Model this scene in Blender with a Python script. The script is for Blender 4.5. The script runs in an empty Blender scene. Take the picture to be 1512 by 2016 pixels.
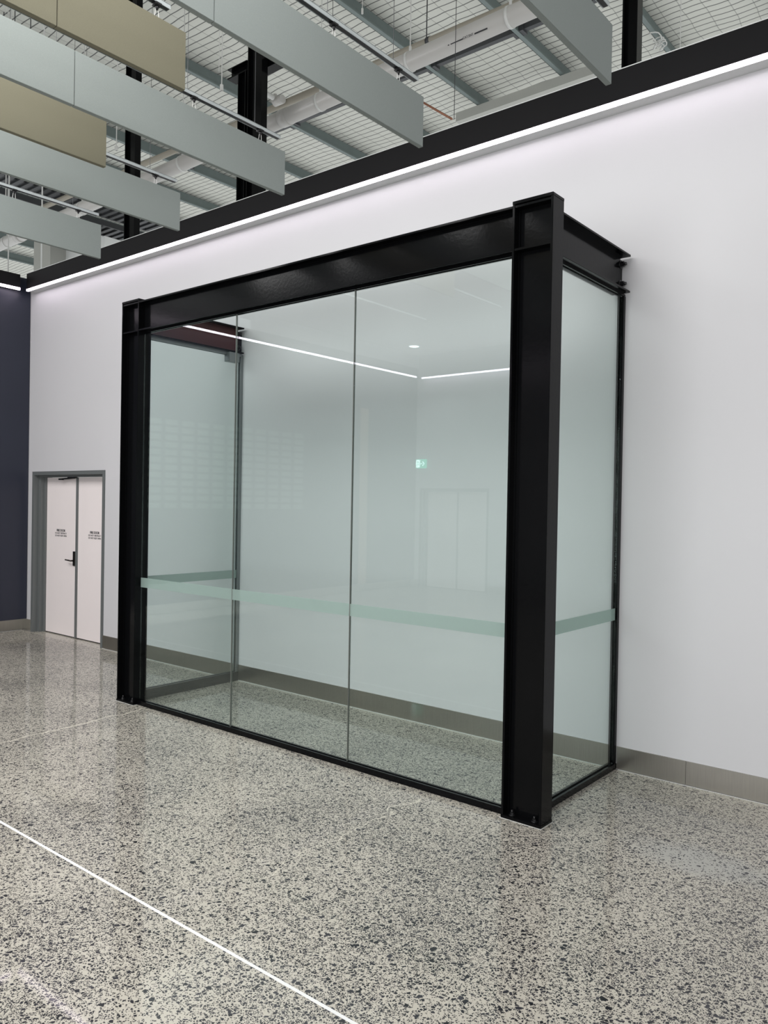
import bpy, bmesh, math, random
from mathutils import Vector, Matrix
random.seed(4)
S = bpy.context.scene
COL = S.collection
# ------------------------------------------------------------------ camera
yaw, pit, rol = map(math.radians, (39.299, -0.636, 1.0186))
FPX = 1568.09
fw = Vector((-math.sin(yaw)*math.cos(pit), math.cos(yaw)*math.cos(pit), math.sin(pit)))
rt = Vector((math.cos(yaw), math.sin(yaw), 0)); up = rt.cross(fw)
r2 = rt*math.cos(rol)+up*math.sin(rol); u2 = up*math.cos(rol)-rt*math.sin(rol)
cd = bpy.data.cameras.new('camera'); cam = bpy.data.objects.new('camera', cd); COL.objects.link(cam)
cd.sensor_fit = 'HORIZONTAL'; cd.sensor_width = 36; cd.lens = FPX/1512*36; cd.clip_end = 200
cam.matrix_world = Matrix(((r2.x, u2.x, -fw.x, 0), (r2.y, u2.y, -fw.y, -5.1151), (r2.z, u2.z, -fw.z, 1.75), (0, 0, 0, 1)))
S.camera = cam
# ------------------------------------------------------------------ world and lights
W = bpy.data.worlds.new('world'); S.world = W; W.use_nodes = True
W.node_tree.nodes['Background'].inputs[0].default_value = (0.95, 0.98, 0.98, 1)
W.node_tree.nodes['Background'].inputs[1].default_value = 0.90
S.view_settings.view_transform = 'Standard'; S.view_settings.look = 'None'
S.view_settings.exposure = 0.0; S.view_settings.gamma = 1.0; S.view_settings.use_curve_mapping = False
LED_POWER = 10.0
def area(name, loc, rot, sx, sy, power, color=(1, 1, 1)):
    l = bpy.data.lights.new(name, 'AREA'); l.shape = 'RECTANGLE'; l.size = sx; l.size_y = sy
    l.energy = power; l.color = color
    o = bpy.data.objects.new(name, l); COL.objects.link(o); o.location = loc; o.rotation_euler = rot
    return o
# high-bay light falling into the hall
area('hall_light', (-5.2, -4.1, 5.05), (0, 0, 0), 8.8, 2.7, 500, (1.0, 0.985, 0.98))
area('back_wall_fill', (-.7, -10.6, 1.8), (math.radians(90), 0, 0), 9.0, 3.2, 450, (0.97, 0.985, 1.0))  # added fill panel before the solid back wall, brightening the lower front wall

# ------------------------------------------------------------------ materials
def newmat(name):
    m = bpy.data.materials.new(name); m.use_nodes = True
    nt = m.node_tree; b = nt.nodes['Principled BSDF']; return m, nt, b
def N(nt, t, **kw):
    n = nt.nodes.new(t)
    for k, v in kw.items(): setattr(n, k, v)
    return n
def L(nt, a, b): nt.links.new(a, b)
def mth(nt, op, a, b=None, c=None, clamp=False):
    n = N(nt, 'ShaderNodeMath', operation=op); n.use_clamp = clamp
    for i, v in enumerate((a, b, c)):
        if v is None: continue
        if isinstance(v, (int, float)): n.inputs[i].default_value = v
        else: L(nt, v, n.inputs[i])
    return n.outputs[0]
def mixc(nt, f, a, b):
    n = N(nt, 'ShaderNodeMix', data_type='RGBA')
    if isinstance(f, (int, float)): n.inputs[0].default_value = f
    else: L(nt, f, n.inputs[0])
    for i, v in ((6, a), (7, b)):
        if isinstance(v, tuple): n.inputs[i].default_value = (*v, 1)
        else: L(nt, v, n.inputs[i])
    return n.outputs[2]
def noise(nt, scale, detail=2, vec=None, rough=0.5):
    n = N(nt, 'ShaderNodeTexNoise'); n.inputs['Scale'].default_value = scale; n.inputs['Detail'].default_value = detail
    n.inputs['Roughness'].default_value = rough
    if vec is not None: L(nt, vec, n.inputs['Vector'])
    return n
def sstep(nt, v, lo, hi):
    n = N(nt, 'ShaderNodeMapRange', interpolation_type='SMOOTHSTEP'); L(nt, v, n.inputs[0])
    n.inputs[1].default_value = lo; n.inputs[2].default_value = hi; return n.outputs[0]
def simple(name, col, rough=0.5, metal=0.0, bump=None, var=None, coat=0.0, spec=0.5):
    m, nt, b = newmat(name)
    b.inputs['Base Color'].default_value = (*col, 1); b.inputs['Roughness'].default_value = rough
    b.inputs['Metallic'].default_value = metal; b.inputs['Coat Weight'].default_value = coat
    b.inputs['Specular IOR Level'].default_value = spec
    tc = N(nt, 'ShaderNodeTexCoord').outputs['Object']
    if var:
        nz = noise(nt, var[0], 3, tc)
        c2 = tuple(min(1, c*(1+var[1])) for c in col); c1 = tuple(c*(1-var[1]) for c in col)
        L(nt, mixc(nt, nz.outputs[0], c1, c2), b.inputs['Base Color'])
    if bump:
        nz = noise(nt, bump[0], 2, tc); bp = N(nt, 'ShaderNodeBump')
        bp.inputs['Strength'].default_value = bump[1]; bp.inputs['Distance'].default_value = bump[2]
        L(nt, nz.outputs[0], bp.inputs['Height']); L(nt, bp.outputs[0], b.inputs['Normal'])
    return m
M = {}
M['white'] = simple('white_wall_paint', (0.58, 0.575, 0.59), 0.45, bump=(90, 0.015, 0.002), var=(1.1, 0.015))
M['navy'] = simple('navy_panel', (0.021, 0.024, 0.040), 0.38, bump=(120, 0.15, 0.002), var=(3, 0.06), spec=0.42)
M['black'] = simple('black_gloss_paint', (0.0028, 0.0030, 0.0034), 0.14, bump=(45, 0.22, 0.0012), spec=0.12)
M['blackmatt'] = simple('black_satin_paint', (0.005, 0.0046, 0.0055), 0.6, bump=(60, 0.1, 0.001), spec=0.2)
M['red'] = simple('red_oxide_primer', (0.055, 0.006, 0.006), 0.5, var=(9, 0.12))
M['led'], nt, b = newmat('led_diffuser')
b.inputs['Base Color'].default_value = (.8, .8, .8, 1)
b.inputs['Emission Color'].default_value = (1.0, 0.87, 1.0, 1); b.inputs['Emission Strength'].default_value = LED_POWER
M['frame'] = simple('grey_door_frame', (0.125, 0.135, 0.135), 0.42)
M['door'] = simple('warm_white_door', (0.86, 0.79, 0.78), 0.5, var=(5, 0.02))
M['ink'] = simple('black_lettering', (0.03, 0.03, 0.035), 0.5)
M['bronze'] = simple('dark_handle', (0.035, 0.03, 0.028), 0.3, 0.8)
M['galv'] = simple('galvanised_steel', (0.52, 0.56, 0.57), 0.38, 0.35, var=(14, 0.15))
M['galvdark'] = simple('galvanised_purlin', (0.16, 0.195, 0.19), 0.55, 0.2, var=(6, 0.12))
M['darkbar'] = simple('dark_bridging', (0.05, 0.052, 0.056), 0.5, 0.2)
M['grey'] = simple('grey_felt', (0.235, 0.262, 0.252), 0.95, bump=(400, 0.25, 0.001), var=(260, 0.09))
M['greyedge'] = simple('grey_felt_edge', (0.29, 0.28, 0.285), 0.95, var=(200, 0.1))
M['ochre'] = simple('olive_felt', (0.165, 0.155, 0.108), 0.95, bump=(400, 0.25, 0.001), var=(260, 0.09))
M['pipe'] = simple('grey_pvc_pipe', (0.50, 0.485, 0.465), 0.3, var=(3, 0.04))
M['pipetan'] = simple('tan_pipe', (0.30, 0.275, 0.225), 0.5)
M['wire'] = simple('white_wire', (0.6, 0.6, 0.58), 0.4)
M['plug'] = simple('black_plastic', (0.01, 0.01, 0.011), 0.4)
M['trimgrey'] = simple('satin_aluminium', (0.22, 0.235, 0.235), 0.35, 0.6)
M['darkgrey'] = simple('dark_grey_channel', (0.035, 0.037, 0.035), 0.35)
M['silicone'] = simple('silicone', (0.10, 0.105, 0.095), 0.35)
M['caulk'] = simple('white_sealant', (0.72, 0.73, 0.72), 0.5)
M['grout'] = simple('pale_grout', (0.5, 0.5, 0.48), 0.6)
M['plaster'] = simple('ceiling_paint', (0.36, 0.37, 0.37), 0.8)
M['duct'] = simple('duct_lining', (0.42, 0.42, 0.39), 0.6, var=(3, 0.06))
M['screw'] = simple('black_bolt', (0.008, 0.008, 0.009), 0.3)
M['pink'] = simple('pale_timber_strip', (0.45, 0.33, 0.25), 0.6, var=(4, 0.1))
M['reveal'] = simple('light_soffit', (0.62, 0.63, 0.63), 0.6)

# brushed stainless skirting, grain running up and down
m, nt, b = newmat('brushed_stainless'); M['steel'] = m
tc = N(nt, 'ShaderNodeTexCoord').outputs['Object']
mp = N(nt, 'ShaderNodeMapping'); mp.inputs['Scale'].default_value = (420, 420, 6); L(nt, tc, mp.inputs['Vector'])
nz = noise(nt, 1.0, 3, mp.outputs[0])
L(nt, mixc(nt, nz.outputs[0], (0.33, 0.315, 0.285), (0.47, 0.45, 0.41)), b.inputs['Base Color'])
b.inputs['Metallic'].default_value = 1.0; b.inputs['Roughness'].default_value = 0.30
b.inputs['Anisotropic'].default_value = 0.85
tg = N(nt, 'ShaderNodeTangent'); tg.direction_type = 'RADIAL'; tg.axis = 'Z'
L(nt, tg.outputs[0], b.inputs['Tangent'])
bp = N(nt, 'ShaderNodeBump'); bp.inputs['Strength'].default_value = 0.12; bp.inputs['Distance'].default_value = 0.0006
L(nt, nz.outputs[0], bp.inputs['Height']); L(nt, bp.outputs[0], b.inputs['Normal'])

# polished concrete with dark basalt aggregate
m, nt, b = newmat('polished_aggregate_concrete'); M['floor'] = m
tc = N(nt, 'ShaderNodeTexCoord').outputs['Object']
def voro(scale, feature, vec, rand=1.0):
    v = N(nt, 'ShaderNodeTexVoronoi', feature=feature); v.inputs['Scale'].default_value = scale
    v.inputs['Randomness'].default_value = rand; L(nt, vec, v.inputs['Vector']); return v
dist = noise(nt, 60, 2, tc)
vm = N(nt, 'ShaderNodeVectorMath', operation='SCALE'); L(nt, dist.outputs['Color'], vm.inputs[0]); vm.inputs['Scale'].default_value = 0.0025
va = N(nt, 'ShaderNodeVectorMath', operation='ADD'); L(nt, tc, va.inputs[0]); L(nt, vm.outputs[0], va.inputs[1])
P = va.outputs[0]
cloud = noise(nt, 1.3, 3, tc).outputs[0]
cloud2 = noise(nt, 0.55, 2, tc).outputs[0]
# bare paste patch near the skirting
px = N(nt, 'ShaderNodeSeparateXYZ'); L(nt, tc, px.inputs[0])
X, Y = px.outputs[0], px.outputs[1]
dx = mth(nt, 'MULTIPLY', mth(nt, 'ADD', X, 1.25), 1 / .34); dy = mth(nt, 'MULTIPLY', mth(nt, 'ADD', Y, 1.05), 1 / .17)
pr = mth(nt, 'ADD', mth(nt, 'MULTIPLY', dx, dx), mth(nt, 'MULTIPLY', dy, dy))
pr = mth(nt, 'ADD', pr, mth(nt, 'MULTIPLY', mth(nt, 'SUBTRACT', noise(nt, 7, 3, tc).outputs[0], 0.5), 1.8))
patch = mth(nt, 'SUBTRACT', 1.0, sstep(nt, pr, 0.0, 1.7))
dens = mth(nt, 'SUBTRACT', mth(nt, 'ADD', 0.50, mth(nt, 'MULTIPLY', mth(nt, 'SUBTRACT', cloud, 0.5), 1.0)), mth(nt, 'MULTIPLY', patch, 0.28))
dens = mth(nt, 'SUBTRACT', dens, mth(nt, 'MULTIPLY', sstep(nt, Y, -0.09, -0.03), 0.35))
mask = None
for sc, off, frac, thr in ((50, 0.0, 0.36, 0.13), (80, 3.7, 1.0, 0.115), (145, 8.1, 1.35, 0.10)):
    mo = N(nt, 'ShaderNodeVectorMath', operation='ADD'); L(nt, P, mo.inputs[0]); mo.inputs[1].default_value = (off, off*1.3, 0)
    e = voro(sc, 'DISTANCE_TO_EDGE', mo.outputs[0]).outputs['Distance']
    c = voro(sc, 'F1', mo.outputs[0]).outputs['Color']
    sp = N(nt, 'ShaderNodeSeparateColor'); L(nt, c, sp.inputs[0])
    sel = mth(nt, 'LESS_THAN', sp.outputs[0], mth(nt, 'MULTIPLY', dens, frac))
    ed = mth(nt, 'ADD', thr*0.5, mth(nt, 'MULTIPLY', sp.outputs[1], thr*1.5))
    k = mth(nt, 'MULTIPLY', mth(nt, 'SUBTRACT', e, ed), 22, clamp=True)
    k = mth(nt, 'MULTIPLY', k, sel)
    mask = k if mask is None else mth(nt, 'MAXIMUM', mask, k)
    if off == 0.0: stone_id = sp.outputs[2]
paste = mixc(nt, cloud2, (0.39, 0.365, 0.31), (0.495, 0.465, 0.40))
fine = noise(nt, 500, 2, tc).outputs[0]
paste = mixc(nt, sstep(nt, fine, 0.55, 0.75), paste, (0.50, 0.48, 0.42))
paste = mixc(nt, mth(nt, 'MULTIPLY', patch, 0.6), paste, (0.30, 0.31, 0.30))
stone = mixc(nt, stone_id, (0.006, 0.007, 0.010), (0.026, 0.026, 0.033))
col = mixc(nt, mask, paste, stone)
# hairline shrinkage cracks filled pale
def crack(a, bb, lo, hi, w, wob, seed):
    mo = N(nt, 'ShaderNodeVectorMath', operation='ADD'); L(nt, tc, mo.inputs[0]); mo.inputs[1].default_value = (seed, seed, 0)
    nn = mth(nt, 'MULTIPLY', mth(nt, 'SUBTRACT', noise(nt, 5, 4, mo.outputs[0]).outputs[0], 0.5), wob)
    line = mth(nt, 'ABSOLUTE', mth(nt, 'ADD', mth(nt, 'SUBTRACT', X, mth(nt, 'ADD', mth(nt, 'MULTIPLY', Y, a), bb)), nn))
    f = mth(nt, 'LESS_THAN', line, w)
    f = mth(nt, 'MULTIPLY', f, mth(nt, 'GREATER_THAN', Y, lo)); return mth(nt, 'MULTIPLY', f, mth(nt, 'LESS_THAN', Y, hi))
c1 = crack(-0.066, -5.81, -2.6, -1.25, 0.009, 0.12, 0); c2 = crack(-0.013, -2.81, -2.6, -1.3, 0.004, 0.30, 5)
ck = mth(nt, 'MAXIMUM', c1, c2)
col = mixc(nt, mth(nt, 'MULTIPLY', ck, 0.75), col, (0.60, 0.56, 0.47))
L(nt, col, b.inputs['Base Color'])
b.inputs['Roughness'].default_value = 0.5; b.inputs['Specular IOR Level'].default_value = 0.15
b.inputs['Coat Weight'].default_value = 0.65; b.inputs['Coat IOR'].default_value = 1.5
rr = N(nt, 'ShaderNodeMapRange'); L(nt, noise(nt, 2.5, 3, tc).outputs[0], rr.inputs[0])
rr.inputs[3].default_value = 0.03; rr.inputs[4].default_value = 0.08; L(nt, rr.outputs[0], b.inputs['Coat Roughness'])
bp = N(nt, 'ShaderNodeBump'); bp.inputs['Strength'].default_value = 0.03; bp.inputs['Distance'].default_value = 0.002
L(nt, noise(nt, 9, 2, tc).outputs[0], bp.inputs['Height']); L(nt, bp.outputs[0], b.inputs['Coat Normal'])

# roof sarking behind safety mesh
m, nt, b = newmat('roof_blanket_and_mesh'); M['roof'] = m
tc = N(nt, 'ShaderNodeTexCoord').outputs['Object']; px = N(nt, 'ShaderNodeSeparateXYZ'); L(nt, tc, px.inputs[0])
wob = mth(nt, 'MULTIPLY', mth(nt, 'SUBTRACT', noise(nt, 1.1, 2, tc).outputs[0], 0.5), 0.16)
def lines(c, pitch, w):
    f = mth(nt, 'FRACT', mth(nt, 'DIVIDE', mth(nt, 'ADD', c, wob), pitch))
    return mth(nt, 'LESS_THAN', f, w/pitch)
ln = mth(nt, 'MULTIPLY', lines(px.outputs[0], 0.30, 0.012), 0.55)
ln = mth(nt, 'MAXIMUM', ln, lines(px.outputs[1], 0.15, 0.020))
base = mixc(nt, noise(nt, 0.8, 3, tc).outputs[0], (0.53, 0.53, 0.48), (0.66, 0.66, 0.61))
L(nt, mixc(nt, ln, base, (0.13, 0.13, 0.125)), b.inputs['Base Color']); b.inputs['Roughness'].default_value = 0.6
wv = mth(nt, 'PINGPONG', mth(nt, 'DIVIDE', mth(nt, 'ADD', px.outputs[1], wob), 0.15), 0.5)
bp = N(nt, 'ShaderNodeBump'); bp.inputs['Strength'].default_value = 0.35; bp.inputs['Distance'].default_value = 0.05
L(nt, wv, bp.inputs['Height']); L(nt, bp.outputs[0], b.inputs['Normal'])

# architectural glass: clear tinted sheet with Fresnel mirror
def glassmat(name, tint, ior=1.5, rough=0.0):
    m = bpy.data.materials.new(name); m.use_nodes = True; nt = m.node_tree; nt.nodes.clear()
    out = N(nt, 'ShaderNodeOutputMaterial'); mx = N(nt, 'ShaderNodeMixShader')
    t = N(nt, 'ShaderNodeBsdfTransparent'); t.inputs[0].default_value = (*tint, 1)
    g = N(nt, 'ShaderNodeBsdfGlossy'); g.inputs['Roughness'].default_value = rough; g.inputs[0].default_value = (0.94, 1.0, 0.98, 1)
    lw = N(nt, 'ShaderNodeLayerWeight'); lw.inputs['Blend'].default_value = 0.5
    # Schlick from the facing angle, the same from either side of the sheet
    p5 = mth(nt, 'POWER', lw.outputs['Facing'], 5.0)
    f = mth(nt, 'ADD', 0.050, mth(nt, 'MULTIPLY', p5, 0.93))
    L(nt, f, mx.inputs[0]); L(nt, t.outputs[0], mx.inputs[1]); L(nt, g.outputs[0], mx.inputs[2]); L(nt, mx.outputs[0], out.inputs[0])
    return m
M['glass'] = glassmat('tinted_glass', (0.925, 0.962, 0.952))
m, nt, b = newmat('frosted_film'); M['frost'] = m
out = nt.nodes['Material Output']; mx = N(nt, 'ShaderNodeMixShader'); mx.inputs[0].default_value = 0.52
t = N(nt, 'ShaderNodeBsdfTransparent'); t.inputs[0].default_value = (0.92, 0.97, 0.95, 1)
ad = N(nt, 'ShaderNodeMixShader'); ad.inputs[0].default_value = 0.55
d = N(nt, 'ShaderNodeBsdfDiffuse'); d.inputs[0].default_value = (0.42, 0.50, 0.47, 1)
tl = N(nt, 'ShaderNodeBsdfTranslucent'); tl.inputs[0].default_value = (0.62, 0.72, 0.69, 1)
L(nt, d.outputs[0], ad.inputs[1]); L(nt, tl.outputs[0], ad.inputs[2]); L(nt, t.outputs[0], mx.inputs[1]); L(nt, ad.outputs[0], mx.inputs[2]); L(nt, mx.outputs[0], out.inputs[0])
M['glow'], nt, b = newmat('downlight_lens'); b.inputs['Emission Color'].default_value = (0.9, 0.96, 1, 1); b.inputs['Emission Strength'].default_value = 9
M['exitw'], nt, b = newmat('exit_sign_white'); b.inputs['Emission Color'].default_value = (0.75, 1, 1, 1); b.inputs['Emission Strength'].default_value = 6
M['exitg'], nt, b = newmat('exit_sign_green'); b.inputs['Base Color'].default_value = (0, .3, .15, 1); b.inputs['Emission Color'].default_value = (0.05, 0.9, 0.6, 1); b.inputs['Emission Strength'].default_value = 2.2
M['window'], nt, b = newmat('bright_window_pane'); b.inputs['Base Color'].default_value = (.14, .17, .16, 1); b.inputs['Emission Color'].default_value = (0.80, 1.0, 0.90, 1); b.inputs['Emission Strength'].default_value = 0.10

# ------------------------------------------------------------------ mesh helpers
class MB:
    def __init__(s): s.bm = bmesh.new()
    def box(s, x0, x1, y0, y1, z0, z1, bev=0):
        b2 = bmesh.new()
        vs = [b2.verts.new((x, y, z)) for x in (x0, x1) for y in (y0, y1) for z in (z0, z1)]
        for f in ((0, 1, 3, 2), (4, 6, 7, 5), (0, 4, 5, 1), (2, 3, 7, 6), (0, 2, 6, 4), (1, 5, 7, 3)): b2.faces.new([vs[i] for i in f])
        if bev: bmesh.ops.bevel(b2, geom=b2.edges[:], offset=bev, segments=2, affect='EDGES')
        s._merge(b2); return s
    def cyl(s, a, b, r, n=16, r2=None):
        a = Vector(a); b = Vector(b); d = b-a
        b2 = bmesh.new(); q = Vector((0, 0, 1)).rotation_difference(d).to_matrix().to_4x4()
        bmesh.ops.create_cone(b2, cap_ends=True, segments=n, radius1=r, radius2=r if r2 is None else r2, depth=d.length, matrix=Matrix.Translation((a+b)/2) @ q)
        for f in b2.faces:
            if len(f.verts) == 4 and n > 8: f.smooth = True
        s._merge(b2); return s
    def tube(s, pts, r, n=6):
        for a, b in zip(pts[:-1], pts[1:]): s.cyl(a, b, r, n)
        return s
    def _merge(s, b2):
        me = bpy.data.meshes.new('t'); b2.to_mesh(me); b2.free(); s.bm.from_mesh(me); bpy.data.meshes.remove(me)
    def build(s, name, mat, parent=None):
        bmesh.ops.recalc_face_normals(s.bm, faces=s.bm.faces[:])
        me = bpy.data.meshes.new(name); s.bm.to_mesh(me); s.bm.free(); me.materials.append(mat)
        o = bpy.data.objects.new(name, me); COL.objects.link(o)
        if parent is not None:
            o.parent = parent; bpy.context.view_layer.update(); o.matrix_parent_inverse = parent.matrix_world.inverted()
        return o
def thing(name, label, cat, loc=(0, 0, 0), group=None):
    o = bpy.data.objects.new(name, None); COL.objects.link(o); o.location = loc; o.empty_display_size = 0.1
    return tag(o, label, cat, group)
def tag(o, label, cat, group=None):
    o['label'] = label; o['category'] = cat
    if group: o['group'] = group
    return o
def struct(o): o['kind'] = 'structure'; return o
def plabel(o, l): o['label'] = l; return o
def text(body, size, mat, parent, loc, rot, name='lettering', align='CENTER', ext=0.0008, bold=0.0, sx=1.0):
    c = bpy.data.curves.new('txt', 'FONT'); c.body = body; c.size = size; c.align_x = align; c.extrude = ext; c.offset = bold; c.space_line = 0.95
    t = bpy.data.objects.new('txt', c); COL.objects.link(t); bpy.context.view_layer.update()
    me = bpy.data.meshes.new_from_object(t.evaluated_get(bpy.context.evaluated_depsgraph_get()))
    bpy.data.objects.remove(t); me.name = name; me.materials.clear(); me.materials.append(mat)
    o = bpy.data.objects.new(name, me); COL.objects.link(o)
    o.parent = parent; bpy.context.view_layer.update(); o.matrix_parent_inverse = parent.matrix_world.inverted()
    o.location = loc; o.rotation_euler = rot; o.scale = (sx, 1, 1); return o

# ------------------------------------------------------------------ key dimensions
XL, XR, YF = -6.131, -2.038, -1.237           # outer faces of the steel columns, front face
CW, CD = 0.25, 0.125                           # section depth (along X) and flange width (along Y)
YG = YF+CD/2                                   # glass plane
XGL, XGR = XL+CW/2, XR-CW/2                    # side glass planes
ZB0, ZB1, ZC = 3.165, 3.415, 3.425
XW, YB, XE = -10.2, -10.75, 8.0                # navy face, back wall, open right end
ZT = 4.612

# ------------------------------------------------------------------ room shell
struct(MB().box(XW-.3, XE, YB-.3, .3, -.12, 0).build('floor', M['floor']))
D0, D1, DZ = -10.08, -8.382, 2.077
def wall_with_door(name, y0, y1):
    o = MB().box(XW-.11, D0, y0, y1, 0, ZT-.012).box(D1, XE, y0, y1, 0, ZT-.012).box(D0, D1, y0, y1, DZ, ZT-.012)
    return struct(o.build(name, M['white']))
wall_with_door('wall_front', 0, .25)
wall_with_door('wall_back', YB-.25, YB)
struct(MB().box(XW-.36, XW-.11, YB-.25, .25, 0, ZT-.03).build('wall_left', M['navy']))
struct(MB().box(XW-.107, XW, YB+.01, -.006, .157, ZT-.03).build('wall_left', M['navy']))
# flat plasterboard ceiling over the back of the hall, roof over the rest
struct(MB().box(XW-.3, XE, YB-.25, -6.1, 4.85, 4.95).build('ceiling', M['plaster']))
struct(MB().box(-34, 14, YB-.25, 30, 9.66, 9.72).build('ceiling', M['roof']))

# baseboards
def base(name, *boxes):
    m = MB()
    for bx in boxes: m.box(*bx)
    return struct(m.build(name, M['steel']))
ZS = .153
for j, (a, b_) in enumerate([(XW-.107, D0), (D1, -6.03), (-5.98, -2.19), (-2.135, -1.68), (-1.677, 1.0), (1.003, XE)]):
    base('baseboard_front', (a, b_, -.010, 0, .006, ZS))
base('baseboard_left', (XW-.107-.003, XW-.097, YB, -.01, .006, ZS))
base('baseboard_back', (XW-.1, D0, YB, YB+.01, .006, ZS), (D1, XE, YB, YB+.01, .006, ZS))
s = MB().box(D1, -6.03, -.017, -.011, 0, .004).box(-5.97, -2.19, -.017, -.011, 0, .005).box(-2.12, XE, -.019, -.011, 0, .004).box(XW-.097, XW-.088, -8, -.02, 0, .004)
struct(s.build('trim_1', M['grout']))
struct(MB().box(-12, XE, -3.110, -3.096, 0, .0012).build('trim_2', M['caulk']))

# black fascias with LED strips along their lower edge
def fascia(idx, x0, x1, y0, y1, cx0, cx1, cy0, cy1):
    struct(MB().box(x0, x1, y0, y1, 4.395, ZT-.006).build('trim_%d' % idx, M['blackmatt']))
    struct(MB().box(cx0, cx1, cy0, cy1, ZT-.006, ZT).build('trim_%d' % (idx+1), M['caulk']))
YL = -.125
fascia(3, -10.07, XE, YL, 0, -10.07, XE, YL-.002, .25)
struct(MB().box(-10.07, XE, YL+.022, -.001, 4.385, 4.395).build('trim_5', M['reveal']))
struct(MB().box(XW, XW+.115, YB+.15, -.20, 4.395, ZT-.03).build('trim_6', M['blackmatt']))
struct(MB().box(XW, XE, YB, YB+.125, 4.395, 4.85).build('trim_7', M['plaster']))
struct(MB().box(XW, XW+.125, YB+.126, -6.1, ZT-.03, 4.85).build('trim_8', M['plaster']))
def led(label, *bx):
    return tag(MB().box(*bx).build('led_strip_light', M['led']), label, 'light', 'LED strips along the tops of the walls')
led('long white LED strip along the fascia above the white wall', -10.07, XE-.1, YL-.002, YL+.021, 4.385, 4.409)
led('white LED strip above the navy wall at the left edge', XW+.095, XW+.117, YB+.20, -.20, 4.385, 4.415)
led('LED strip on the far back wall, mirrored in the glass right of the corner', -10.0, XE-1, YB+.105, YB+.127, 4.365, 4.394)

# ------------------------------------------------------------------ fire doors
def door_set(idx, y, sgn, full=True):
    """y = wall face; sgn=+1 recess goes to +Y (front wall), -1 to -Y"""
    t = bpy.data.objects.new('door_%d' % idx, None); COL.objects.link(t); t.location = ((D0+D1)/2, y, 0); t['kind'] = 'structure'
    def Yv(d): return y+sgn*d
    def bx(m, x0, x1, d0, d1, z0, z1): a, b_ = sorted((Yv(d0), Yv(d1))); m.box(x0, x1, a, b_, z0, z1); return m
    fr = MB(); fwd = .045
    bx(fr, D0, D0+fwd, -.012, .12, 0, DZ); bx(fr, D1-fwd, D1, -.012, .12, 0, DZ); bx(fr, D0+fwd, D1-fwd, -.012, .12, DZ-fwd, DZ)
    bx(fr, D0+fwd, D0+.095, .055, .21, 0, DZ-.07); bx(fr, D1-.06, D1-fwd, .055, .21, 0, DZ-.07); bx(fr, D0+fwd, D1-fwd, .055, .119, DZ-.07, DZ-fwd); bx(fr, D0, D1, .121, .21, DZ-.07, DZ)
    fr.build('door_frame', M['frame'], t)
    lx0, lx1, mid = D0+.13, D1-.065, -9.195
    bx(MB(), D0+.095, lx0, .10, .12, 0, DZ-.07).build('door_stop', M['frame'], t)
    for k, (a, b_) in enumerate(((lx0, mid-.012), (mid+.012, lx1))):
        lf = bx(MB(), a, b_, .125, .17, .012, DZ-.075).build('door_leaf', M['door'], t)
        if full:
            cx = -9.595 if k == 0 else -8.805
            r = (math.radians(90), 0, 0)
            text('FIRE DOOR', .041, M['ink'], lf, (cx, Yv(.124), 1.316), r, bold=.0012)
            text('DO NOT OBSTRUCT', .030, M['ink'], lf, (cx, Yv(.124), 1.284), r)
            text('DO NOT KEEP OPEN', .030, M['ink'], lf, (cx, Yv(.124), 1.252), r)
            if k == 0:
                h = bx(MB(), mid-.085, mid-.045, .112, .125, .90, 1.08).build('lock_plate', M['bronze'], lf)
                hb = MB(); hb.cyl((mid-.065, Yv(.115), .965), (mid-.065, Yv(.065), .965), .010, 12)
                hb.cyl((mid-.065, Yv(.070), .965), (mid-.185, Yv(.070), .972), .009, 12)
                hb.build('lever_handle', M['bronze'], lf)
    bx(MB(), mid-.014, mid+.014, .105, .125, .01, DZ-.075).build('meeting_strip', M['frame'], t)
    bx(MB(), lx0, lx1, .13, .16, 0, .012).build('threshold', M['plug'], t)
    if full:
        c = MB(); c.box(mid-.16, mid+.03, Yv(.07), Yv(.095), DZ-.085, DZ-.070); c.cyl((mid-.02, Yv(.09), DZ-.082), (mid-.33, Yv(.07), DZ-.097), .010, 10); c.box(mid-.36, mid-.27, Yv(.06), Yv(.085), DZ-.108, DZ-.088)
        c.build('door_closer', M['plug'], t)
door_set(1, 0, 1); door_set(2, YB, -1, False)

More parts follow.
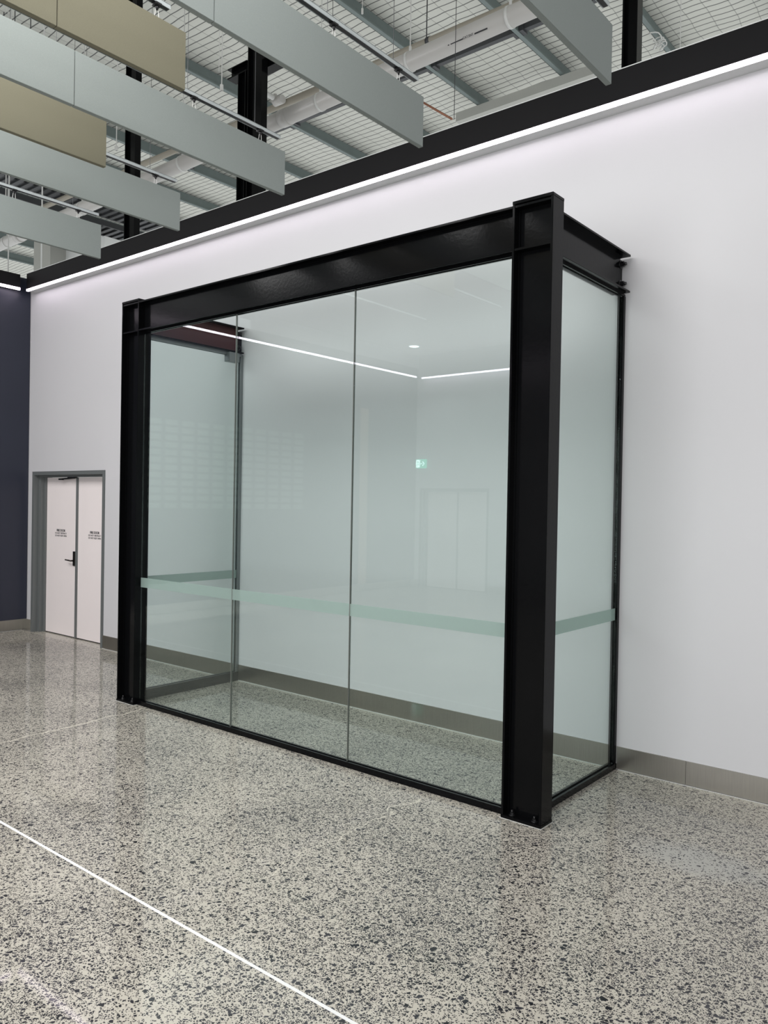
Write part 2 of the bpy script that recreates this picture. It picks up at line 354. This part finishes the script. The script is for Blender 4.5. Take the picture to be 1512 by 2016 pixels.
# ------------------------------------------------------------------ steel columns
def bolt(parent, a, axis, r=.013, h=.014, mat='screw', name='bolt'):
    a = Vector(a); ax = Vector(axis).normalized()
    m = MB(); m.cyl(a, a+ax*.004, r*1.45, 20); m.cyl(a+ax*.004, a+ax*(.004+h), r, 6); m.cyl(a+ax*h, a+ax*(h+.018), r*.55, 10)
    return m.build(name, M[mat], parent)
def column(x, label):
    t = thing('steel_column', label, 'column', (x+CW/2, YG, 0), 'black steel columns of the glass enclosure')
    f = .014
    m = MB(); m.box(x, x+f, YF, YF+CD, .018, ZC-.004, .0015).box(x+CW-f, x+CW, YF, YF+CD, .018, ZC-.004, .0015).box(x+f, x+CW-f, YG-.005, YG+.005, .018, ZC-.004)
    for rx in (x+f, x+CW-f):       # root fillets
        sg = 1 if rx == x+f else -1
        m.box(min(rx, rx+sg*.009), max(rx, rx+sg*.009), YG-.014, YG+.014, .018, ZC-.01)
    m.build('column_section', M['black'], t)
    MB().box(x-.001, x+CW+.001, YF-.004, YF+CD+.004, 0, .018, .002).build('base_plate', M['black'], t)
    MB().box(x-.0005, x+CW+.0005, YF-.002, YF+CD+.002, ZC-.004, ZC+.014, .002).build('cap_plate', M['black'], t)
    for z in (ZB0, ZB1-.012):
        MB().box(x+f, x+CW-f, YF+.004, YG-.005, z, z+.012).box(x+f, x+CW-f, YG+.005, YF+CD-.004, z, z+.012).build('stiffener', M['black'], t)
    for bxp in (x+.055, x+CW-.055):
        bolt(t, (bxp, YF+.028, .018), (0, 0, 1), .012, .012)
    return t
column(XL, 'left black steel H-column of the glass enclosure, nearest the fire doors')
column(XR-CW, 'thick black steel H-column at the right front corner of the glass enclosure')
# pale grout bed round the column feet
for x, lb in ((XL, 'pale grout line round the foot of the left column'), (XR-CW, 'pale grout line round the foot of the right column')):
    tag(MB().box(x-.005, x+CW+.005, YF-.009, YF+CD+.006, 0, .002).build('grout_bed', M['grout']), lb, 'grout')

# front beam
t = thing('steel_beam', 'long black steel beam across the front, between the two columns', 'beam', ((XL+XR)/2, YG, ZB0), 'black steel beams over the glass enclosure')
a, b_ = XL+CW, XR-CW
m = MB().box(a, b_, YF, YF+CD, ZB0, ZB0+.013, .0015).box(a, b_, YF, YF+CD, ZB1-.013, ZB1, .0015).box(a, b_, YG-.004, YG+.004, ZB0+.013, ZB1-.013)
m.box(a, b_, YG-.013, YG+.013, ZB0+.013, ZB0+.021).box(a, b_, YG-.013, YG+.013, ZB1-.021, ZB1-.013)
m.build('beam_section', M['black'], t)
# side beams
def side_beam(xg, label, web):
    t = thing('steel_beam', label, 'beam', (xg, -.6, ZB0), 'black steel beams over the glass enclosure')
    y0, y1 = YF+CD, -.028
    MB().box(xg-CD/2, xg+CD/2, y0, y1, ZB1-.013, ZB1, .0015).box(xg-CD/2, xg+CD/2, y0, y1, ZB0, ZB0+.013, .0015).build('flanges', M['black'], t)
    w = MB().box(xg-.004, xg+.004, y0, y1-.03, ZB0+.013, ZB1-.013).box(xg-.012, xg+.012, y0, y1-.03, ZB1-.021, ZB1-.013).build('web', M[web], t)
    if web == 'red': plabel(w, 'dark red primed web of the black beam')
    MB().box(xg-.016, xg-.006, -.10, -.002, ZB0+.03, ZB1-.03).box(xg-.08, xg-.016, -.010, -.002, ZB0+.03, ZB1-.03).build('wall_cleat', M['black'], t)
    for z in (ZB0+.06, ZB1-.06):
        bolt(t, (xg+.004, -.052, z), (1, 0, 0), .019, .022); bolt(t, (xg-.016, -.052, z), (-1, 0, 0), .019, .02)
side_beam(XGR, 'short black steel beam from the right column back to the wall', 'black')
side_beam(XGL, 'short steel beam with red primed web, from left column back to wall', 'red')
# black bracket under the left beam by the wall
tag(MB().box(XGL-.02, XGL+.055, -.20, -.075, 3.075, 3.163, .002).build('beam_bracket', M['trimgrey']), 'small grey block under the wall end of the red-webbed beam', 'bracket')

# channels
def chan(name, label, mat, *bxs):
    m = MB()
    for q in bxs: m.box(*q)
    return tag(m.build(name, M[mat]), label, 'channel')
chan('floor_channel', 'black floor channel along the front of the glass', 'black', (XL+CW, XR-CW, YG-.025, YG-.009, 0, .037), (XL+CW, XR-CW, YG+.009, YG+.025, 0, .037), (XL+CW, XR-CW, YG-.009, YG+.009, 0, .010))
chan('floor_channel', 'black floor channel under the right-hand side glass', 'black', (XGR-.025, XGR-.009, YF+CD, -.003, 0, .037), (XGR+.009, XGR+.025, YF+CD, -.003, 0, .037), (XGR-.009, XGR+.009, YF+CD, -.003, 0, .01))
chan('floor_channel', 'tall dark grey floor channel under the left side glass', 'darkgrey', (XGL-.03, XGL-.009, YF+CD, -.012, 0, .088), (XGL+.009, XGL+.03, YF+CD, -.012, 0, .088), (XGL-.009, XGL+.009, YF+CD, -.012, 0, .01))
chan('head_channel', 'thin black channel holding the front glass under the long beam', 'black', (XL+CW, XR-CW, YG-.02, YG-.009, ZB0-.014, ZB0), (XL+CW, XR-CW, YG+.009, YG+.02, ZB0-.014, ZB0))
chan('head_channel', 'thin black channel holding the right side glass under its beam', 'black', (XGR-.02, XGR-.009, YF+CD, -.003, ZB0-.014, ZB0), (XGR+.009, XGR+.02, YF+CD, -.003, ZB0-.014, ZB0))
chan('head_channel', 'grey channel holding the left side glass under the red-webbed beam', 'trimgrey', (XGL-.02, XGL-.009, YF+CD, -.003, ZB0-.026, ZB0), (XGL+.009, XGL+.02, YF+CD, -.003, ZB0-.026, ZB0))
chan('wall_channel', 'black vertical channel fixing the right side glass to the white wall', 'black', (XGR-.022, XGR-.009, -.030, -.011, .037, ZB0-.014), (XGR+.009, XGR+.022, -.030, -.011, .037, ZB0-.014), (XGR-.022, XGR+.022, -.011, -.0005, .037, ZB0-.014))
chan('wall_channel', 'pale grey vertical channel fixing the left side glass to the wall', 'trimgrey', (XGL-.022, XGL-.009, -.032, -.011, .088, ZB0-.026), (XGL+.009, XGL+.022, -.032, -.011, .088, ZB0-.026), (XGL-.022, XGL+.022, -.011, -.0005, .088, ZB0-.026))

# glass panes
G1 = 'glass panes of the enclosure'
J = [XL+CW, -4.690, -3.499, XR-CW]
labs = ['front glass pane nearest the left column, left of both vertical joints', 'middle glass pane of the front, between the two vertical joints', 'front glass pane beside the thick right column']
for i in range(3):
    a, b_ = J[i]+.003, J[i+1]-.004
    g = MB().box(a, b_, YG-.006, YG+.006, .012, ZB0-.004).build('glass_pane', M['glass']); tag(g, labs[i], 'glass pane', G1)
    MB().box(a+.001, b_-.001, YG-.0078, YG-.0068, 1.000, 1.081).build('frosted_band', M['frost'], g)
    if i < 2: MB().box(J[i+1]-.0032, J[i+1]+.0022, YG-.0066, YG+.0066, .037, ZB0-.004).build('silicone_joint', M['silicone'], g)
for xg, lb in ((XGR, 'side glass pane to the right of the thick column'), (XGL, 'left side glass pane, seen through the front glass')):
    zb = .012
    g = MB().box(xg-.006, xg+.006, YF+CD+.002, -.013, zb, ZB0-.004).build('glass_pane', M['glass']); tag(g, lb, 'glass pane', G1)
    MB().box(xg+.0068, xg+.0078, YF+CD+.003, -.034, .998, 1.077).build('frosted_band', M['frost'], g)

# ------------------------------------------------------------------ ceiling baffles and their tracks
BZ0, BZ1, BT = 3.856, 4.150, .030
def baffle(x, y0, y1, mat, label, z0=BZ0, z1=BZ1):
    """visible +X face at x"""
    o = MB().box(x-BT, x, y0, y1, z0, z1, .0015).build('acoustic_baffle', M[mat])
    tag(o, label, 'ceiling baffle', 'felt baffles hanging from the ceiling')
    return o
def row(x, yend, joint, mat, labels, yfar=-5.9, z=(BZ0, BZ1)):
    ys = [yend]
    j = joint
    while j is not None and j > yfar: ys.append(j); j -= 1.55
    ys.append(yfar)
    ys = [y for i, y in enumerate(ys) if i == 0 or ys[i-1]-y > .3]
    for i, lb in zip(range(min(len(ys)-1, len(labels))), labels):
        baffle(x, ys[i+1]+.002, ys[i]-.002 if i else ys[i], mat, lb, *z)
XB = {'A': -1.680, 'B': -2.845, 'C': -4.040, 'D': -5.235, 'E': -6.410, 'Y1': -3.432, 'Y2': -4.623}
YE = {'A': -1.335, 'B': -1.337, 'C': -1.318, 'D': -1.306, 'E': -1.278, 'Y1': -2.598, 'Y2': -2.320}
row(XB['A'], YE['A'], -2.88, 'grey', ['grey baffle hanging at the top right, nearest the black post'])
row(XB['B'], YE['B'], -2.88, 'grey', ['grey baffle ending above the middle of the glass, front panel of its row', 'grey baffle panel cut off by the top edge, behind the fine joint'])
row(XB['C'], YE['C'], -2.865, 'grey', ['long grey baffle below the shorter olive one, its end over the black beam', 'grey baffle panel at the left edge, between the two olive baffles'])
row(XB['D'], YE['D'], -2.865, 'grey', ['grey baffle just below the lower olive baffle'])
row(XB['E'], YE['E'], -2.865, 'grey', ['lowest and leftmost grey baffle, above the LED strip corner'])
row(XB['Y1'], YE['Y1'], -3.291, 'ochre', ['upper olive baffle panel ending in front of the galvanised track', 'olive baffle panel at the top left corner, behind the fine joint'])
row(XB['Y2'], YE['Y2'], -3.95, 'ochre', ['lower olive baffle at the left edge between two grey rows'])
def track(x, yend, label, clips, yfar=-5.9, zt=4.225):
    xc = x-.02
    t = thing('baffle_track', label, 'track', (xc, yend, zt), 'galvanised tracks above the baffles')
    m = MB().box(xc-.018, xc-.015, yfar, yend, zt, zt+.022).box(xc+.013, xc+.016, yfar, yend, zt, zt+.022).box(xc-.018, xc+.016, yfar, yend, zt+.020, zt+.023)
    m.build('rail', M['galv'], t)
    MB().box(xc-.012, xc+.010, yfar, yend-.002, zt+.002, zt+.008).build('rail_slot', M['plug'], t)
    for y in clips:
        c = MB().box(xc-.020, xc+.018, y-.02, y+.02, zt-.012, zt+.004, .003).cyl((xc, y, zt-.010), (xc, y, zt-.030), .012, 10, .006).build('clip', M['plug'], t)
        pts = [(xc, y-.008, zt-.028), (xc, y-.014, BZ1-.0)]; pts2 = [(xc, y+.008, zt-.028), (xc, y+.012, BZ1)]
        MB().tube(pts, .0016).tube(pts2, .0016).tube([(xc, y-.014, BZ1+.001), (xc, y+.012, BZ1+.001)], .0018).build('hook', M['wire'], c)
        MB().cyl((xc, y-.05, zt+.02), (xc, y-.05, 9.5), .0017, 6).build('drop_rod', M['darkbar'], t)
track(XB['A'], -1.37, 'galvanised track over the top right baffle', [-1.55, -3.2])
track(XB['B'], -1.385, 'galvanised track over the baffle row that ends above the glass middle', [-1.555, -2.095, -3.3])
track(XB['C'], -1.36, 'galvanised track over the long grey baffle that runs below the olive one', [-1.53, -2.07, -3.3])
track(XB['D'], -1.335, 'galvanised track over the grey baffle below the lower olive one', [-1.52, -2.05, -3.3])
track(XB['E'], -1.300, 'galvanised track over the lowest leftmost grey baffle', [-1.485, -2.04, -3.3])
track(XB['Y1'], -2.690, 'galvanised track over the upper olive baffle, cut by the top edge', [-2.76, -3.6])
track(XB['Y2'], -2.45, 'galvanised track over the lower olive baffle', [-2.60, -3.5])

# ------------------------------------------------------------------ roof steelwork
ORD = ['first', 'second', 'third', 'fourth', 'fifth', 'sixth', 'seventh', 'eighth', 'ninth', 'tenth', 'eleventh', 'twelfth', 'thirteenth', 'fourteenth']
PL = {-4.92: 'purlin right of the top right black post, with a cable coil', -6.65: 'purlin passing behind the top right baffle',
      -8.39: 'purlin between the middle baffle and the top right baffle, ending at the fascia', -10.12: 'purlin hidden mostly by the end of the middle baffle',
      -11.86: 'purlin ending at the fascia just right of the long grey baffle', -13.59: 'purlin ending at the fascia beside the long grey baffle tip',
      -3.18: 'rightmost purlin, just beyond the coil of cable at the top right'}
for i, x in enumerate([-4.92+1.735*k for k in range(-12, 2)]):
    m = MB().box(x-.035, x-.028, -8, 22, 9.38, 9.63).box(x-.035, x+.045, -8, 22, 9.38, 9.388).box(x-.115, x-.035, -8, 22, 9.622, 9.63).box(x+.038, x+.045, -8, 22, 9.388, 9.405)
    o = m.build('roof_purlin', M['galvdark'])
    tag(o, PL.get(round(x, 2), 'galvanised roof purlin, %s counting leftwards from the one with the cable coil' % ORD[int(round((-4.92-x)/1.735))]), 'roof purlin', 'purlins under the roof')
BL = {-6.65: 'dark bridging bar under the wide pipe, touching the top right baffle', -8.39: 'dark bridging bar under the wide pipe, by the track end over the middle baffle',
      -4.92: 'dark bridging bar behind the top right baffle', -3.18: 'dark bridging bar right of the top right post',
      -10.12: 'dark bridging bar hidden behind the middle baffle', -11.86: 'dark bridging bar below the middle baffle, touching the wide pipe'}
k = 0
for x in [-4.92+1.735*q for q in range(-8, 2)]:
    for yb_ in (6.25,):
        m = MB().box(x-1.68, x-.04, yb_-.045, yb_+.045, 9.42, 9.51).box(x-.10, x-.04, yb_-.09, yb_+.09, 9.39, 9.56).box(x-1.70, x-1.62, yb_-.08, yb_+.08, 9.39, 9.50)
        o = m.build('bridging_bar', M['darkbar'])
        tag(o, BL.get(round(x, 2), 'dark bridging bar between purlins, %s counting leftwards from the purlin with the cable coil' % ORD[int(round((-4.92-x)/1.735))]), 'roof brace', 'bridging bars between purlins'); k += 1
tag(MB().box(-8.9, -5.8, 7.75, 7.9, 9.2, 9.37).build('roof_beam', M['duct']), 'pale edge beam under the roof, above the fascia near the top right', 'beam')

# black posts rising behind the fascia
def post(x0, x1, y0, y1, z1, label, splits=()):
    t = thing('steel_post', label, 'post', ((x0+x1)/2, (y0+y1)/2, 0), 'black posts behind the fascia')
    f = .012; yc = (y0+y1)/2
    m = MB().box(x0, x0+f, y0, y1, 0, z1).box(x1-f, x1, y0, y1, 0, z1).box(x0+f, x1-f, yc-.005, yc+.005, 0, z1)
    m.build('post_section', M['black'], t)
    for q in splits: MB().box(*q).build('post_plate', M['black'], t)
    return t
post(-6.49, -6.37, .30, .40, 6.16, 'left one of the paired black posts behind the long grey baffle')
post(-6.34, -6.125, .30, .38, 9.37, 'right one of the paired black posts behind the long grey baffle', ())
post(-8.55, -8.34, .30, .38, 9.37, 'black post behind the fascia at left, above the wall corner side')
post(-2.335, -2.225, .30, .39, 9.37, 'black post behind the fascia at the top right')
t = tag(MB().box(-6.66, -6.36, .30, .42, 6.162, 6.175).box(-6.66, -6.36, .355, .365, 6.175, 6.26).box(-6.66, -6.36, .30, .42, 6.26, 6.27).box(-6.36, -6.01, .39, .50, 6.162, 6.27).build('stub_beam', M['black']), 'short black beam capping the paired posts behind the baffles', 'beam')

# big grey pipe with straps, thin tan pipe behind
PY, PZ, PR = 1.0, 6.01, .088
t = thing('drain_pipe', 'wide pale grey plastic pipe running behind the baffles under the roof', 'pipe', (-5, PY, PZ))
SL = (6.061-5.903)/(13.077-4.232)
def pz(x): return 6.055+SL*(x+4.232)-.02
pcs = [-22, -7.10, -1]
m = MB()
m.cyl((-22, PY, pz(-22)), (-1, PY, pz(-1)), PR, 32).build('pipe_run', M['pipe'], t)
for x in (-6.51, -9.6, -12.6): MB().cyl((x-.06, PY, pz(x)), (x+.06, PY, pz(x)), PR+.006, 32).build('coupling', M['pipe'], t)
for x in (-3.67, -4.78, -5.98, -8.37, -10.72, -13.0):
    s_ = MB().cyl((x-.016, PY, pz(x)), (x+.016, PY, pz(x)), PR+.006, 32).build('strap', M['wire'], t)
    MB().cyl((x, PY, pz(x)+PR), (x, PY, 9.6), .006, 8).cyl((x, PY, pz(x)+PR), (x, PY, pz(x)+PR+.06), .014, 8).build('hanger_wire', M['wire'], s_)
# printed marking on the pipe: two dashes with small print between
ang = math.radians(-38)
cx_, cz_ = PY-math.cos(ang)*(PR+.001), math.sin(ang)*(PR+.001)
for xa, xb in ((-4.255, -4.12), (-3.995, -3.86), (-4.285, -4.27)):
    MB().box(xa, xb, cx_-.002, cx_+.002, pz(-4.06)+cz_-.006, pz(-4.06)+cz_+.006).build('marking_dash', M['ink'], t)
text('CAT:5NT', .028, M['ink'], t, (-4.058, cx_-.003, pz(-4.06)+cz_-.010), (math.radians(130), 0, 0), name='marking_print')
t = thing('thin_pipe', 'thin tan pipe running behind and above the wide grey pipe', 'pipe', (-5, 1.5, 6.5))
MB().cyl((-22, 1.5, 6.60), (-1, 1.5, 6.48), .040, 16).build('pipe_run', M['pipetan'], t)
MB().cyl((-4.93, 1.46, 6.52), (-4.93, 1.46, 9.6), .006, 8).cyl((-4.93-.02, 1.5, 6.50), (-4.93+.02, 1.5, 6.50), .048, 14).build('pipe_clip', M['darkbar'], t)
t = thing('sprinkler_pipe', 'short pale branch pipe joining the thin tan pipe by the paired posts', 'pipe', (-6.6, 1.5, 6.5))
MB().cyl((-7.05, 1.30, 6.50), (-7.05, .80, 6.50), .030, 14).build('pipe_run', M['wire'], t)
MB().cyl((-7.12, 1.39, 6.50), (-6.98, 1.39, 6.50), .05, 14).cyl((-7.09, 1.37, 6.50), (-7.09, 1.37, 6.58), .02, 8).build('pipe_fitting', M['pipe'], t)

# loose hanging wires
def hang(x, y, z0, z1, label, r=.004, mat='wire', end=True):
    m = MB().cyl((x, y, z0), (x, y, z1), r, 6)
    if end: m.cyl((x, y, z0), (x, y, z0+.05), r*3.2, 8)
    return tag(m.build('hanging_wire', M[mat]), label, 'wire', 'wires hanging from the roof')
hang(-5.63, -.60, 5.36, 9.4, 'pale looped wire in front of the roof, left of the paired posts', .005)
hang(-5.645, -.62, 5.52, 9.4, 'second thin wire beside the looped one left of the paired posts', .003, end=False)
hang(-8.25, 0.0, 5.74, 9.4, 'pale wire below the lower olive baffle end, left of the black post', .006)
hang(-11.9, .5, 5.0, 9.4, 'pale wire hanging over the navy wall at far left', .010, end=False)
hang(-9.65, -.60, 5.2, 9.4, 'pale wire at the left edge between the two lowest grey baffles', .006, end=False)
hang(-8.77, -.60, 4.9, 9.4, 'pale wire crossing the track over the lowest grey baffle', .006, end=False)
hang(-5.63, .8, 6.25, 9.4, 'thin dark rod near the top edge, above the track over the middle baffle', .003, 'darkbar', False)
hang(-5.23, .8, 6.56, 9.4, 'black-topped thin rod hanging at the top edge beside a purlin', .0035)
hang(-4.11, .8, 5.20, 9.4, 'thin dark rod down to the fascia right of the middle baffle end', .003, 'darkbar', False)
hang(-2.10, .8, 4.65, 9.66, 'thin grey cable hanging to the fascia near the top right', .003, 'wire', False)
tag(MB().cyl((-4.60, .75, 5.56), (-4.12, .78, 5.20), .010, 10).build('copper_pipe', simple('copper_pipe_metal', (0.28, 0.12, 0.07), .4, .3)), 'thin reddish brown pipe just right of the middle baffle end', 'pipe')
# coil of cable on the purlin at the top right
m = MB()
for q in range(4):
    R_ = .07+.02*q; c0 = Vector((-4.86, 7.75-.10*q, 9.28-.02*q)); last = None; pts = []
    for s_ in range(17):
        th = s_/16*2*math.pi; pts.append(c0+Vector((.05*math.sin(2*th+q), R_*math.cos(th)*(1+.4*math.sin(3*th+q)), R_*math.sin(th+q))))
    m.tube(pts, .010, 5)
tag(m.build('cable_coil', M['wire']), 'loose coil of pale cable tied to the purlin right of the top right post', 'cable')

# air ducts beyond the wall corner at far left
t = thing('air_duct', 'pale grey boxed air duct over the wall corner at far left', 'duct', (-14, 2.6, 6.2))
MB().box(-14.5, -13.9, 2.2, 3.2, 5.7, 6.55).build('duct_box', M['duct'], t)
m = MB().box(-13.9, -12.6, 2.5, 3.1, 5.6, 6.45)
for v in m.bm.verts:
    if v.co.x > -13: v.co.z = 5.75 if v.co.z < 6 else 6.30
m.build('duct_branch', M['caulk'], t)
MB().cyl((-14.2, 2.6, 6.55), (-14.2, 2.6, 9.66), .012, 8).build('duct_hanger', M['galv'], t)
tag(MB().box(-11.9, -10.9, .5, 1.0, 4.55, 4.86).cyl((-11.4, .75, 4.86), (-11.4, .75, 9.66), .01, 6).build('duct_collar', M['caulk']), 'white box end peeping over the fascia at the wall corner', 'duct')
for i, xv in enumerate((-12.85, -13.75)):
    m = MB().box(xv, xv+.03, .2, 4.4, 6.70, 6.80).box(xv+.52, xv+.55, .2, 4.4, 6.70, 6.80)
    for q in range(28): m.box(xv+.03, xv+.52, .3+.15*q, .37+.15*q, 6.70, 6.73)
    m.box(xv+.08, xv+.34, .2, 4.4, 6.73, 6.77)
    m.cyl((xv+.015, 1.0, 6.8), (xv+.015, 1.0, 9.66), .008, 6).cyl((xv+.535, 1.0, 6.8), (xv+.535, 1.0, 9.66), .008, 6)
    tag(m.build('cable_tray', M['darkbar']), ('dark cable ladder behind the lowest grey baffle, nearer the posts', 'dark cable ladder behind the lowest grey baffle, farther from the posts')[i], 'cable tray', 'cable trays far left')

# ------------------------------------------------------------------ the hall behind the viewer, mirrored in the glass
def downlight(x, y, label, power):
    t = thing('downlight', label, 'light', (x, y, 4.85), 'round downlights in the back ceiling')
    MB().cyl((x, y, 4.852), (x, y, 4.838), .115, 32).build('bezel', M['caulk'], t)
    MB().cyl((x, y, 4.838), (x, y, 4.834), .095, 32).build('lens', M['glow'], t)
    l = bpy.data.lights.new('downlight_lamp', 'SPOT'); l.energy = power; l.spot_size = math.radians(110); l.spot_blend = .6; l.shadow_soft_size = .09; l.color = (.95, .98, 1)
    o = bpy.data.objects.new('downlight_lamp', l); COL.objects.link(o); o.location = (x, y, 4.82)
downlight(-9.52, -9.71, 'round downlight near the far corner, mirrored in the right front pane', 120)
downlight(-6.1, -8.5, 'round downlight over the middle of the hall', 120)
downlight(-1.5, -8.5, 'round downlight behind the viewer', 120)
tt = thing('exit_sign', 'small green and white running-man exit sign beside the far corner, mirrored in glass', 'sign', (-10.06, YB+.06, 2.6))
MB().box(-10.175, -9.92, YB+.001, YB+.05, 2.50, 2.69, .003).build('sign_case', M['exitg'], tt)
f = MB().box(-10.165, -10.065, YB+.050, YB+.053, 2.515, 2.675).build('sign_panel', M['exitw'], tt)
m = MB().box(-10.125, -10.108, YB+.0535, YB+.055, 2.642, 2.660)
m.tube([(-10.117, YB+.054, 2.638), (-10.112, YB+.054, 2.595), (-10.135, YB+.054, 2.572), (-10.128, YB+.054, 2.535)], .005)
m.tube([(-10.112, YB+.054, 2.595), (-10.095, YB+.054, 2.570), (-10.078, YB+.054, 2.572)], .005)
m.tube([(-10.138, YB+.054, 2.605), (-10.132, YB+.054, 2.627), (-10.100, YB+.054, 2.625), (-10.086, YB+.054, 2.606)], .004)
m.build('running_figure', M['exitg'], f)
m = MB().box(-10.05, -10.0, YB+.050, YB+.053, 2.586, 2.604)
m.tube([(-9.995, YB+.052, 2.640), (-9.955, YB+.052, 2.595), (-9.995, YB+.052, 2.550)], .009)
m.build('direction_arrow', M['exitw'], tt)
struct(MB().box(XW, XW+.006, -9.16, -8.93, .157, 3.6).build('trim_9', M['pink']))
# pale glazed grid in the left wall, mirrored faintly at the left of the glass
w = bpy.data.objects.new('window_1', None); COL.objects.link(w); w.location = (XW, -5.8, 1.9); w['kind'] = 'structure'
m = MB()
for i in range(11):
    for j in range(12):
        y = -4.15-.30*i; z = 1.62+.115*j; m.box(XW+.004, XW+.012, y-.22, y, z, z+.075)
m.build('window_pane', M['window'], w)
MB().box(XW, XW+.006, -7.45, -4.1, 1.55, 3.05).build('window_frame', M['navy'], w)
